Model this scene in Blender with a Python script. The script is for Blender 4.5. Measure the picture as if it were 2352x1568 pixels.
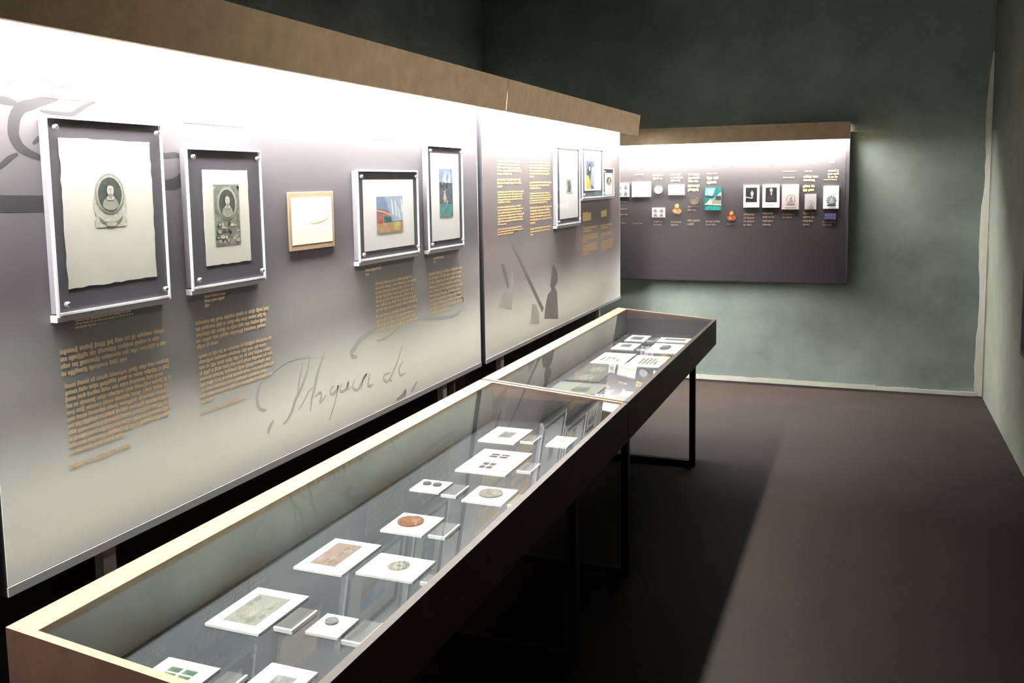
# Dim exhibition room: a partition of printed panels under light canopies, two glazed display cases,
# a long panel on the far wall.  Lengths below are in 'survey units' measured from the eye point;
# W() turns them into metres above the floor.
import bpy, bmesh, math, random
from mathutils import Vector, Matrix
for o in list(bpy.data.objects): bpy.data.objects.remove(o, do_unlink=True)
sc = bpy.context.scene
COL = sc.collection
S = 0.93; FL = -1.859                       # survey unit -> metres, floor level in survey units
def W(p): return Vector((p[0]*S, p[1]*S, (p[2]-FL)*S))

# ---------------------------------------------------------------- camera
cam = bpy.data.cameras.new('camera'); co = bpy.data.objects.new('camera', cam); COL.objects.link(co)
yaw, pitch, roll = 0.374562163, 0.102322963, -0.016083417
f = Vector((-math.sin(yaw)*math.cos(pitch), math.cos(yaw)*math.cos(pitch), -math.sin(pitch)))
r = Vector((math.cos(yaw), math.sin(yaw), 0)); u = r.cross(f)
r2 = r*math.cos(roll)+u*math.sin(roll); u2 = -r*math.sin(roll)+u*math.cos(roll)
co.matrix_world = Matrix(((r2.x, u2.x, -f.x, 0), (r2.y, u2.y, -f.y, 0), (r2.z, u2.z, -f.z, -FL*S), (0, 0, 0, 1)))
cam.sensor_width = 36; cam.lens = 36*2052.48/2352
cam.shift_x = (1176-1184.0)/2352; cam.shift_y = (631.6-784)/2352
cam.clip_start = 0.02; cam.clip_end = 60
sc.camera = co

# ---------------------------------------------------------------- world, exposure, lamp strengths, added lights
sc.view_settings.view_transform = 'Standard'; sc.view_settings.look = 'None'
sc.view_settings.gamma = 1; sc.view_settings.exposure = 0.0
sc.view_settings.use_curve_mapping = False
wd = bpy.data.worlds.new('world'); sc.world = wd; wd.use_nodes = True
wd.node_tree.nodes['Background'].inputs[0].default_value = (0.03, 0.035, 0.04, 1)
wd.node_tree.nodes['Background'].inputs[1].default_value = 0.3
LED = 200.0                                  # emission of the canopy lamp strips on the partition
LED_BACK = 330.0                             # same, canopy on the far wall
def area(name, loc, size, size_y, power, color, rot):
    l = bpy.data.lights.new(name, 'AREA'); l.shape = 'RECTANGLE'; l.size = size*S; l.size_y = size_y*S
    l.energy = power; l.color = color
    o = bpy.data.objects.new(name, l); o.location = W(loc); o.rotation_euler = rot; COL.objects.link(o); return o
tl = area('canopy_fill', (0.75, 5.0, 2.15), 5.6, 0.2, 9.5, (1.0, 0.9, 0.76), (0, 0, 0))  # added unseen fill light that brightens the canopy front boards
tl.rotation_euler = Vector((-2.4, 0, -1.75)).to_track_quat('-Z', 'Y').to_euler(); tl.data.spread = math.radians(50)

def spot(name, loc, at, power, cone, color):
    l = bpy.data.lights.new(name, 'SPOT'); l.energy = power; l.color = color; l.spot_size = math.radians(cone); l.spot_blend = 1.0; l.shadow_soft_size = 0.02
    o = bpy.data.objects.new(name, l); o.location = W(loc); o.rotation_euler = (W(at)-W(loc)).to_track_quat('-Z', 'Y').to_euler(); COL.objects.link(o); return o
spot('streak_spot', (-1.56, 7.25, 2.2), (-1.56, 8.25, -0.62), 40.0, 6.5, (0.85, 1.0, 0.97))  # added spot for the pale streak on the far wall, source unknown

# ---------------------------------------------------------------- materials
MATS = {}
def mat(name, col, rough=0.8, noise=0.0, scale=20, bump=0.0, metal=0.0, spec=0.3, emit=0, bscale=None):
    if name in MATS: return MATS[name]
    m = bpy.data.materials.new(name); m.use_nodes = True; nt = m.node_tree; b = nt.nodes['Principled BSDF']
    b.inputs['Base Color'].default_value = (*col, 1); b.inputs['Roughness'].default_value = rough
    b.inputs['Metallic'].default_value = metal; b.inputs['Specular IOR Level'].default_value = spec
    if emit: b.inputs['Emission Color'].default_value = (*col, 1); b.inputs['Emission Strength'].default_value = emit
    if noise or bump:
        tc = nt.nodes.new('ShaderNodeTexCoord')
    if noise:
        n = nt.nodes.new('ShaderNodeTexNoise'); n.inputs['Scale'].default_value = scale; n.inputs['Detail'].default_value = 6
        n.inputs['Roughness'].default_value = 0.65
        nt.links.new(tc.outputs['Object'], n.inputs['Vector'])
        rp = nt.nodes.new('ShaderNodeValToRGB')
        rp.color_ramp.elements[0].position = 0.3; rp.color_ramp.elements[1].position = 0.7
        rp.color_ramp.elements[0].color = (*[c*(1-noise) for c in col], 1)
        rp.color_ramp.elements[1].color = (*[min(1, c*(1+noise)) for c in col], 1)
        nt.links.new(n.outputs['Fac'], rp.inputs['Fac']); nt.links.new(rp.outputs['Color'], b.inputs['Base Color'])
    if bump:
        n2 = nt.nodes.new('ShaderNodeTexNoise'); n2.inputs['Scale'].default_value = bscale or scale*3; n2.inputs['Detail'].default_value = 5
        nt.links.new(tc.outputs['Object'], n2.inputs['Vector'])
        bp = nt.nodes.new('ShaderNodeBump'); bp.inputs['Strength'].default_value = bump; bp.inputs['Distance'].default_value = 0.01
        nt.links.new(n2.outputs['Fac'], bp.inputs['Height']); nt.links.new(bp.outputs['Normal'], b.inputs['Normal'])
    MATS[name] = m; return m

def lamp_mat(name, col, s):
    m = bpy.data.materials.new(name); m.use_nodes = True; nt = m.node_tree
    nt.nodes.remove(nt.nodes['Principled BSDF']); e = nt.nodes.new('ShaderNodeEmission')
    e.inputs[0].default_value = (*col, 1); e.inputs[1].default_value = s
    nt.links.new(e.outputs[0], nt.nodes['Material Output'].inputs[0]); return m

def glass_mat(name, tint=(0.96, 0.98, 0.97), gain=1.0, f0=0.04):
    # thin clear pane: sees through, mirrors more at grazing angles (Schlick)
    m = bpy.data.materials.new(name); m.use_nodes = True; nt = m.node_tree; N = nt.nodes.new; L = nt.links.new
    nt.nodes.remove(nt.nodes['Principled BSDF'])
    g = N('ShaderNodeNewGeometry'); d = N('ShaderNodeVectorMath'); d.operation = 'DOT_PRODUCT'
    L(g.outputs['Incoming'], d.inputs[0]); L(g.outputs['Normal'], d.inputs[1])
    a = N('ShaderNodeMath'); a.operation = 'ABSOLUTE'; L(d.outputs['Value'], a.inputs[0])
    s = N('ShaderNodeMath'); s.operation = 'SUBTRACT'; s.inputs[0].default_value = 1; L(a.outputs[0], s.inputs[1])
    p = N('ShaderNodeMath'); p.operation = 'POWER'; p.inputs[1].default_value = 5; L(s.outputs[0], p.inputs[0])
    q = N('ShaderNodeMath'); q.operation = 'MULTIPLY_ADD'; q.inputs[1].default_value = (1-f0)*gain; q.inputs[2].default_value = f0*gain
    L(p.outputs[0], q.inputs[0]); q.use_clamp = True
    t = N('ShaderNodeBsdfTransparent'); t.inputs[0].default_value = (*tint, 1)
    gl = N('ShaderNodeBsdfGlossy'); gl.inputs['Roughness'].default_value = 0.0; gl.inputs[0].default_value = (1, 1, 1, 1)
    mx = N('ShaderNodeMixShader'); L(q.outputs[0], mx.inputs[0]); L(t.outputs[0], mx.inputs[1]); L(gl.outputs[0], mx.inputs[2])
    L(mx.outputs[0], nt.nodes['Material Output'].inputs[0]); return m

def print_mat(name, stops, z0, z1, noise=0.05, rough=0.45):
    # printed backdrop: misty vertical gradient of the artwork, partly set to offset lamp falloff
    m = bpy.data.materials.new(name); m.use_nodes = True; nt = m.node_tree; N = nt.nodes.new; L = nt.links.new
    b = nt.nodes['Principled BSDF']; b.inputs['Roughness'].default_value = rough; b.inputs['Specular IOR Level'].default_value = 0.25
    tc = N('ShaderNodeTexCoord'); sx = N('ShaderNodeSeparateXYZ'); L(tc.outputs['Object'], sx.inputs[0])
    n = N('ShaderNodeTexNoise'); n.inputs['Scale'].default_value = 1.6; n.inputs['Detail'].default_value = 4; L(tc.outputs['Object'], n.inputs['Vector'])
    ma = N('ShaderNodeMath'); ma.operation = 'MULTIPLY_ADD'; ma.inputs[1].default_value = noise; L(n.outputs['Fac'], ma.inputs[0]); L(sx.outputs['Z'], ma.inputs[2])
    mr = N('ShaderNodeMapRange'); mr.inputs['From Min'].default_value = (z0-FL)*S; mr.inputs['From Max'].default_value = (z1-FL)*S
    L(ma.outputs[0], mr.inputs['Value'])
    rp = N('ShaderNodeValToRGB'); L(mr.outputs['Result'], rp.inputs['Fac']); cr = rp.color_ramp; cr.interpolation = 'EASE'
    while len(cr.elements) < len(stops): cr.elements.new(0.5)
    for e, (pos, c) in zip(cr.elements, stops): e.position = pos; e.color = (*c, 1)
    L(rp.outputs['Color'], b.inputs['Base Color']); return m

PLASTER = (0.33, 0.40, 0.365)
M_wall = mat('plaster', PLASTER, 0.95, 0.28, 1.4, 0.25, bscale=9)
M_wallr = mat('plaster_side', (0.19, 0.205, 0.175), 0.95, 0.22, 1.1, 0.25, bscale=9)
M_ceil = mat('ceiling_paint', (0.08, 0.085, 0.09), 0.95, 0.1, 2)
M_floor = mat('dark_floor', (0.024, 0.0160, 0.0125), 0.66, 0.25, 2.2, 0.10, bscale=40, spec=0.28)
M_pale = mat('pale_plaster_joint', (0.86, 0.88, 0.78), 0.9, 0.08, 6)
M_part = mat('partition_paint', (0.035, 0.03, 0.03), 0.9, 0.1, 5)
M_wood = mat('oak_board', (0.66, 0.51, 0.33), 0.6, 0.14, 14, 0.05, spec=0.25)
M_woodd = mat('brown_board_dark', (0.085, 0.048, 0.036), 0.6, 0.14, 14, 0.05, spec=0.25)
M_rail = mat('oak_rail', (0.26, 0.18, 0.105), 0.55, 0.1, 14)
M_lining = mat('case_lining', (0.36, 0.40, 0.375), 0.9, 0.15, 5)
M_base = mat('case_base', (0.022, 0.026, 0.032), 0.85, 0.15, 8)
M_steel = mat('black_steel', (0.012, 0.011, 0.012), 0.5, metal=0.0)
M_inner = mat('canopy_inside', (0.8, 0.78, 0.72), 0.8)
M_led = lamp_mat('canopy_lamp', (1.0, 0.96, 0.9), LED)
M_ledb = lamp_mat('canopy_lamp_back', (1.0, 0.95, 0.9), LED_BACK)
M_glass = glass_mat('case_glass')
M_clear = glass_mat('clear_sheet', (0.985, 0.985, 0.99), 0.3, 0.03)
M_edge = mat('lit_edge', (0.86, 0.87, 0.9), 0.3)  # white colour stands for lamp light carried out at clear acrylic edges
M_edge2 = mat('lower_edge', (0.50, 0.50, 0.52), 0.4)
M_mount = mat('grey_mount', (0.13, 0.125, 0.145), 0.7, 0.05, 12)
M_screw = mat('standoff_metal', (0.6, 0.6, 0.62), 0.3, metal=0.9)
M_paper = mat('old_paper', (0.78, 0.77, 0.70), 0.9, 0.05, 9)
M_white = mat('white_card', (0.86, 0.86, 0.84), 0.8)
M_gold = mat('gold_print', (0.60, 0.43, 0.22), 0.7, 0.1, 60)
M_gold1 = mat('pale_gold_print', (0.78, 0.62, 0.42), 0.7, 0.1, 60)
M_golddim = mat('gold_print_dim', (0.16, 0.12, 0.09), 0.7, 0.1, 60)
M_head = mat('cream_print', (0.85, 0.68, 0.30), 0.7)
M_ink = mat('ink_stroke', (0.50, 0.54, 0.53), 0.6)
M_inkm = mat('ink_stroke_mid', (0.15, 0.16, 0.165), 0.6)
M_inkd = mat('ink_stroke_dark', (0.035, 0.035, 0.04), 0.6)
M_sil = mat('silhouette_print', (0.20, 0.18, 0.185), 0.6, 0.2, 7)
M_silp = mat('silhouette_pale', (0.42, 0.405, 0.39), 0.6, 0.15, 7)
M_trim = mat('panel_edge', (0.45, 0.45, 0.44), 0.5)
M_dark = mat('panel_side', (0.05, 0.048, 0.06), 0.7)
M_post = mat('post_paint', (0.85, 0.83, 0.78), 0.7)
M_back_p = print_mat('print_far', [(0, (0.040, 0.036, 0.043)), (0.45, (0.038, 0.034, 0.037)), (1, (0.085, 0.080, 0.085))], -0.92, 0.33)
M_p1 = print_mat('print_near', [(0, (0.93, 0.985, 0.94)), (0.20, (0.88, 0.94, 0.89)), (0.42, (0.36, 0.365, 0.36)), (0.63, (0.118, 0.110, 0.125)), (1, (0.115, 0.108, 0.122))], -0.96, 0.37, 0.16)  # print with foot paled and middle darkened further to offset lamp falloff
M_p2 = print_mat('print_mist', [(0, (0.90, 0.91, 0.86)), (0.16, (0.74, 0.73, 0.70)), (0.40, (0.30, 0.26, 0.265)), (0.62, (0.16, 0.138, 0.143)), (1, (0.125, 0.115, 0.12))], -0.96, 0.37, 0.12)  # mist print, its pale foot likewise makes up for weak lamp light
_cm = {}; DIM = [1.0]
def C(*c, n=0.0, s=40):
    c = tuple(k*DIM[0] for k in c)
    k = 'tint_%03x%03x%03x%02x' % (int(c[0]*999), int(c[1]*999), int(c[2]*999), int(n*100)) + ('_%d' % s if n else '')
    if k not in _cm: _cm[k] = mat(k, c, 0.8, n, s)
    return _cm[k]

# ---------------------------------------------------------------- measured positions (survey units)
FR = {'F1': ((1.6107, -0.3108, 1.9949, 0.1813), (1.6514, -0.2433, 1.9506, 0.1288), (1.7448, -0.0968, 1.8548, 0.0382)),
 'F2': ((2.085, -0.3004, 2.4313, 0.12), (2.154, -0.2335, 2.3648, 0.0548), (2.2005, -0.1761, 2.318, 0.0107)),
 'F3': ((3.0209, -0.3, 3.5281, 0.0635), (3.0664, -0.2602, 3.487, 0.0235), (3.1679, -0.1931, 3.3864, -0.0449)),
 'F4': ((3.6211, -0.3008, 3.9999, 0.1806), (3.6613, -0.2596, 3.9605, 0.1434), (3.7444, -0.1518, 3.8876, 0.0724)),
 'F5': ((5.4291, -0.2808, 5.9314, 0.2287), (5.4976, -0.237, 5.8839, 0.2261), (5.6256, -0.0783, 5.7545, 0.0398)),
 'F6': ((5.9846, -0.1165, 6.5156, 0.24), (6.0466, -0.0609, 6.4664, 0.2339), (6.0885, -0.0479, 6.2814, 0.1517)),
 'F7': ((6.5139, -0.1149, 6.8189, 0.1039), (6.5739, -0.0986, 6.7864, 0.0675), (6.6049, -0.027, 6.7676, 0.0411))}
NOTE = ((2.6019, -0.226, 2.887, -0.0186), (2.6184, -0.2041, 2.8695, -0.0377))
TB1 = ((1.6859, -0.3307, 0.2043, 0.0084, 3, 0.35), (1.6336, -0.4029, 0.3801, 0.0186, 4, 0.58), (1.6411, -0.4917, 0.3785, 0.0171, 11, 0.48), (1.6374, -0.6977, 0.2036, 0.0127, 1, 1), (2.1653, -0.3287, 0.102, 0.0136, 3, 0.2),
 (2.1208, -0.4039, 0.3719, 0.0181, 5, 0.27), (2.1266, -0.5066, 0.3686, 0.0174, 9, 0.2), (2.1233, -0.6787, 0.2092, 0.0135, 1, 1), (3.1077, -0.3388, 0.1335, 0.018, 2, 0.2), (3.1803, -0.403, 0.3631, 0.0182, 7, 1.0),
 (3.1785, -0.5379, 0.3726, 0.0193, 4, 1.0), (3.7158, -0.3424, 0.1259, 0.0161, 2, 0.2), (3.665, -0.4119, 0.3707, 0.0203, 10, 0.6))
TB2 = ((4.5087, 0.1211, 0.3735, 0.0169, 5, 0.6), (4.5071, 0.0206, 0.385, 0.0181, 3, 0.2), (4.5071, -0.0467, 0.4041, 0.014, 5, 0.5), (4.5032, -0.1297, 0.4041, 0.0156, 7, 0.35), (4.5038, -0.2506, 0.3892, 0.0137, 3, 0.6),
 (5.011, 0.1244, 0.378, 0.017, 6, 0.2), (5.0098, 0.003, 0.3961, 0.0171, 3, 0.5), (5.0071, -0.0628, 0.4008, 0.014, 5, 0.8), (5.0093, -0.1487, 0.3996, 0.0179, 6, 0.25), (5.006, -0.2744, 0.394, 0.0166, 3, 0.15),
 (6.0804, -0.3287, 0.3655, 0.0201, 2, 0.6), (6.0789, -0.3819, 0.3873, 0.0143, 4, 0.3), (6.0769, -0.4529, 0.3741, 0.0152, 5, 0.4), (6.5354, -0.3301, 0.3596, 0.0193, 2, 0.6), (6.5423, -0.3911, 0.3216, 0.0146, 3, 0.3),
 (6.5519, -0.4525, 0.3559, 0.0139, 6, 0.4))
HD1 = ((1.6254, 0.2244, 1.811, 0.2536), (2.1162, 0.19, 2.3932, 0.2192), (3.1825, 0.1865, 3.418, 0.2188))
HD2 = ((4.5041, 0.1801, 4.8298, 0.2174), (5.0008, 0.1818, 5.2144, 0.2235), (6.0721, -0.2824, 6.2823, -0.2144), (6.5476, -0.27, 6.7065, -0.2102))
SIG = ((((2.4389, -0.7479), (2.4085, -0.736), (2.3949, -0.715), (2.3947, -0.6887), (2.4107, -0.6571), (2.4434, -0.6354), (2.4945, -0.6169), (2.5541, -0.6037), (2.6149, -0.6047), (2.7033, -0.6134)), 0.01),
 (((2.7033, -0.6134), (2.6866, -0.6555), (2.6642, -0.689), (2.6381, -0.7211), (2.6048, -0.7511), (2.5832, -0.7834), (2.5548, -0.8088), (2.5277, -0.8203)), 0.009),
 (((2.6608, -0.622), (2.6511, -0.6484), (2.6326, -0.6869), (2.6175, -0.7353)), 0.006), (((2.8006, -0.6121), (2.7791, -0.6399), (2.7559, -0.6695), (2.7367, -0.7043), (2.7218, -0.7399), (2.703, -0.7742), (2.692, -0.815)), 0.009),
 (((2.6175, -0.7918), (2.6506, -0.7714), (2.6848, -0.7412), (2.7184, -0.7294)), 0.004), (((2.7199, -0.7685), (2.7583, -0.7578), (2.7657, -0.7742), (2.7557, -0.7964), (2.7999, -0.7771)), 0.006),
 (((2.8543, -0.7544), (2.8271, -0.7634), (2.8344, -0.785), (2.871, -0.7732), (2.8809, -0.7602), (2.8595, -0.8109), (2.8298, -0.8541), (2.8105, -0.8792)), 0.006),
 (((2.9085, -0.7561), (2.893, -0.7832), (2.9297, -0.7863), (2.9548, -0.761), (2.9435, -0.7894), (2.9721, -0.7854)), 0.006),
 (((3.0025, -0.7608), (2.9816, -0.7875), (3.019, -0.8063), (3.0603, -0.7784), (3.0918, -0.7584), (3.0607, -0.7731), (3.0478, -0.818)), 0.006), (((3.1169, -0.7636), (3.0988, -0.808), (3.1397, -0.8116)), 0.007),
 (((3.2809, -0.7919), (3.2313, -0.7928), (3.2299, -0.8146), (3.2679, -0.8227), (3.3391, -0.7641), (3.3954, -0.6948)), 0.007), (((3.2737, -0.8184), (3.2951, -0.8342)), 0.006),
 (((3.3971, -0.7639), (3.3605, -0.7911), (3.3702, -0.8217), (3.4174, -0.8199)), 0.006),
 (((3.0227, -0.6735), (2.9895, -0.6657), (2.9811, -0.6476), (3.0109, -0.6322), (3.0412, -0.6141), (3.0918, -0.5989), (3.1435, -0.5871), (3.2013, -0.5844)), 0.014),
 (((3.5166, -0.5799), (3.6165, -0.6027), (3.7487, -0.6238), (3.8752, -0.636), (3.9643, -0.6315), (4.0184, -0.6175), (4.0353, -0.5904)), 0.009),
 (((4.0345, -0.5889), (4.0306, -0.5674), (3.9954, -0.5491), (3.901, -0.5205), (3.7948, -0.5032)), 0.008), (((3.1768, -0.6373), (3.2354, -0.6391), (3.2907, -0.6318), (3.3713, -0.611)), 0.006),
 (((3.3295, -0.9213), (3.3763, -0.915), (3.4127, -0.9001), (3.3992, -0.926)), 0.012), (((3.4599, -0.9166), (3.4981, -0.8956), (3.5239, -0.8804)), 0.008), (((2.4748, -0.7929), (2.4522, -0.8095), (2.4402, -0.8288)), 0.008))
FLO = ((((1.5052, 0.2114), (1.5188, 0.2111), (1.5418, 0.2092), (1.5649, 0.2038)), 0.016),
 (((1.6795, 0.229), (1.6555, 0.2224), (1.627, 0.2148), (1.6014, 0.2065), (1.5764, 0.1984), (1.5609, 0.1838), (1.5523, 0.1668), (1.5486, 0.1501), (1.5477, 0.1335), (1.553, 0.1172), (1.5637, 0.103), (1.5798, 0.093), (1.6037, 0.084),
   (1.6333, 0.0761)),
  0.026),
 (((1.4987, 0.0522), (1.5158, 0.0647), (1.5331, 0.0773), (1.5553, 0.0882)), 0.012), (((1.5986, 0.1125), (1.6146, 0.1248), (1.6332, 0.1373)), 0.01),
 (((1.6253, 0.1945), (1.6633, 0.1906), (1.7164, 0.1908), (1.745, 0.205), (1.7712, 0.2181), (1.7948, 0.2266)), 0.01), (((1.5422, 0.249), (1.5768, 0.2686), (1.6077, 0.2828), (1.626, 0.2939)), 0.008),
 (((1.6238, 0.2937), (1.6377, 0.2767), (1.6636, 0.2663), (1.6952, 0.2606), (1.7234, 0.2605), (1.7527, 0.2672), (1.7736, 0.2829), (1.7845, 0.3076)), 0.01), (((1.4909, -0.0279), (1.6393, -0.0319)), 0.04),
 (((1.9867, 0.1111), (2.0334, 0.0948), (2.0708, 0.0979), (2.1085, 0.092)), 0.014), (((2.1178, 0.0877), (2.106, 0.0602), (2.1075, 0.0376), (2.0707, 0.015), (2.0208, 0.0109), (1.9668, 0.007)), 0.03))
SIL = (((4.6663, -0.3), (4.6918, -0.3089), (5.2309, -0.7789), (5.2056, -0.807), (5.1877, -0.7919), (4.6536, -0.3121)),
 ((5.4033, -0.5271), (5.439, -0.5258), (5.4661, -0.5491), (5.5051, -0.5921), (5.512, -0.6257), (5.4906, -0.6563), (5.4478, -0.6711), (5.4928, -0.7091), (5.5095, -0.8168), (5.511, -0.89), (5.2376, -0.8496), (5.2632, -0.7706),
  (5.3094, -0.7064), (5.382, -0.683), (5.3596, -0.6546), (5.3724, -0.6239), (5.3857, -0.5802)),
 ((4.5297, -0.4337), (4.5949, -0.4506), (4.6363, -0.5278), (4.6488, -0.5858), (4.6377, -0.5959), (4.6123, -0.5591), (4.5567, -0.4805)),
 ((4.6989, -0.4943), (4.7182, -0.5134), (4.7333, -0.5955), (4.7152, -0.6511), (4.6889, -0.7167), (4.4966, -0.679), (4.5202, -0.6377), (4.5959, -0.591), (4.6716, -0.5885)),
 ((5.0253, -0.7265), (5.0953, -0.7419), (5.1469, -0.8049), (5.1444, -0.8671), (4.9859, -0.8428)))
BK = {'blue': (-0.3354, -0.3557, -0.2429, -0.3019),
 'coin': (-1.4962, -0.219, -1.4205, -0.1508),
 'crest': (-0.3488, -0.2608, -0.2223, -0.0664),
 'disc': (-1.8285, -0.1171, -1.7492, -0.0421),
 'letter': (-2.0383, -0.1447, -1.8598, -0.0075),
 'orange': (-1.6651, -0.3044, -1.5745, -0.2103),
 'ph1': (-1.0214, -0.2467, -0.8852, -0.0508),
 'ph2': (-0.8581, -0.2486, -0.7131, -0.0474),
 'pink': (-0.6933, -0.2655, -0.5496, -0.0473),
 'red': (-1.1713, -0.3654, -1.0856, -0.2782),
 'small': (-0.5008, -0.2662, -0.4043, -0.1348),
 'stampA': (-2.1886, -0.142, -2.0633, -0.0152),
 'stampB': (-1.8478, -0.3348, -1.7268, -0.245),
 'teal': (-1.3646, -0.2741, -1.2167, -0.065),
 'ticket': (-1.6961, -0.129, -1.5482, -0.0378)}
BTG = ((-2.0126, 0.0362, -1.892, 0.0668), (-1.8425, 0.0027, -1.7262, 0.0612), (-1.6799, -0.0152, -1.5576, 0.0631), (-1.5162, -0.0277, -1.3916, 0.0626), (-1.5194, -0.1056, -1.3961, -0.0377), (-1.3519, 0.0371, -1.2258, 0.0644),
 (-1.3466, -0.0451, -1.2302, 0.0296), (-0.6868, 0.0323, -0.5519, 0.0709), (-0.6861, -0.0207, -0.5604, 0.0156), (-0.5082, 0.0439, -0.4234, 0.0678), (-0.5141, -0.033, -0.3858, 0.0246), (-0.5174, -0.1193, -0.3935, -0.0569),
 (-0.3139, -0.0074, -0.2149, 0.071), (-0.3491, -0.0451, -0.2137, -0.0071))
BMK = ((-2.1183, 0.129, -2.0928, 0.1393), (-1.9651, 0.1271, -1.9337, 0.1358), (-1.7984, 0.1237, -1.7674, 0.1322), (-1.629, 0.1161, -1.6087, 0.1413), (-1.4621, 0.1125, -1.4371, 0.1376), (-1.3028, 0.1313, -1.2584, 0.1437),
 (-1.1408, 0.1302, -1.097, 0.1401), (-0.9626, 0.1265, -0.9386, 0.1411), (-0.8008, 0.1324, -0.7631, 0.1421), (-0.6344, 0.1287, -0.6018, 0.1479), (-0.4659, 0.1249, -0.4338, 0.144), (-0.3092, 0.1331, -0.2641, 0.1449))
BTF = ((-2.1517, -0.2304, -2.0556, -0.1838), (-2.152, -0.2798, -2.0558, -0.2512), (-2.1495, -0.35, -2.0534, -0.3032), (-2.1525, -0.4256, -2.0535, -0.3813), (-2.0297, -0.4253, -1.8871, -0.3864), (-1.8348, -0.4222, -1.7205, -0.3656),
 (-1.674, -0.4217, -1.5665, -0.3707), (-1.5212, -0.2896, -1.4051, -0.229), (-1.5207, -0.4213, -1.4045, -0.3554), (-1.3544, -0.4208, -1.2151, -0.3655), (-1.1656, -0.4229, -1.0823, -0.3904), (-1.0202, -0.4249, -0.914, -0.3011),
 (-0.8565, -0.4244, -0.7424, -0.2917), (-0.6862, -0.3556, -0.5646, -0.302), (-0.5131, -0.4234, -0.4163, -0.2928), (-0.3516, -0.4181, -0.2335, -0.37))
CARD = {'C1': ((-1.5736, 3.5166, -1.4014, 3.7516), (-1.5137, 3.5904, -1.4522, 3.6853)),
 'C10': ((-1.5444, 1.5018, -1.3922, 1.6016), (-1.5136, 1.5221, -1.4224, 1.575)),
 'C11': ((-1.2928, 1.5512, -1.1651, 1.6654), (-1.247, 1.569, -1.1937, 1.6256)),
 'C12': ((-1.265, 3.538, -1.1689, 3.6923), (-1.2432, 3.5882, -1.1937, 3.6538)),
 'C2': ((-1.4944, 3.1105, -1.2787, 3.4117), (-1.4416, 3.3043, -1.348, 3.3648), (-1.4255, 3.16, -1.3609, 3.2475)),
 'C3': ((-1.5588, 2.8508, -1.4368, 2.973), (-1.538, 2.9036, -1.5066, 2.9484), (-1.495, 2.9035, -1.4636, 2.9449)),
 'C4': ((-1.3267, 2.8084, -1.1709, 2.9745), (-1.2924, 2.8516, -1.2104, 2.9543)),
 'C5': ((-1.4636, 2.4698, -1.31, 2.6354), (-1.4428, 2.5184, -1.3588, 2.6121)),
 'C6': ((-1.5641, 2.1333, -1.3967, 2.3625), (-1.5366, 2.1739, -1.4464, 2.3359)),
 'C7': ((-1.3685, 2.162, -1.1814, 2.3114), (-1.306, 2.207, -1.2328, 2.2833)),
 'C8': ((-1.5783, 1.7658, -1.4093, 1.9872), (-1.5482, 1.7968, -1.4434, 1.9538)),
 'C9': ((-1.3054, 1.8174, -1.2092, 1.9208), (-1.2866, 1.8657, -1.2484, 1.8986)),
 'D1': ((-1.5855, 6.1306, -1.4418, 6.3675), (-1.5598, 6.1801, -1.475, 6.3094)),
 'D11': ((-1.3205, 4.4219, -1.2065, 4.5089), (-1.2993, 4.4473, -1.2326, 4.495)),
 'D12': ((-1.2043, 4.5171, -1.1262, 4.6168), (-1.1848, 4.5438, -1.1418, 4.5987)),
 'D2': ((-1.3606, 6.1583, -1.1324, 6.3314), (-1.3178, 6.2248, -1.1715, 6.2826)),
 'D3': ((-1.5942, 5.798, -1.4377, 6.0322), (-1.5562, 5.8792, -1.4846, 5.9858)),
 'D4': ((-1.3498, 5.7402, -1.129, 6.0877), (-1.2881, 5.8373, -1.2086, 6.0342)),
 'D5': ((-1.5968, 5.3089, -1.3834, 5.674), (-1.5614, 5.396, -1.4296, 5.5421)),
 'D6': ((-1.3686, 5.2822, -1.1532, 5.6435), (-1.3054, 5.3688, -1.1856, 5.5706)),
 'D7': ((-1.5874, 4.8015, -1.3916, 5.2721), (-1.5312, 5.0689, -1.4522, 5.1853), (-1.5296, 4.8406, -1.4536, 4.9628)),
 'D9': ((-1.6014, 4.504, -1.3226, 4.7502), (-1.4772, 4.5428, -1.389, 4.6426))}
LAB = {'C1': (-1.3867, 3.5499, -1.3249, 3.6592),
 'C10': (-1.3647, 1.5313, -1.3086, 1.5954),
 'C2': (-1.2566, 3.1716, -1.1959, 3.2836),
 'C3': (-1.4196, 2.832, -1.3587, 2.9506),
 'C4': (-1.1509, 2.8112, -1.126, 2.9258),
 'C5': (-1.2908, 2.4762, -1.2304, 2.5937),
 'C7': (-1.1572, 2.1623, -1.1227, 2.2187),
 'C8': (-1.3924, 1.8041, -1.3354, 1.9195),
 'C9': (-1.1901, 1.8046, -1.1315, 1.9172),
 'D1': (-1.4329, 6.1557, -1.3697, 6.2884),
 'D3': (-1.421, 5.8144, -1.3588, 5.9458),
 'D9': (-1.3064, 4.4893, -1.2488, 4.617)}
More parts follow.
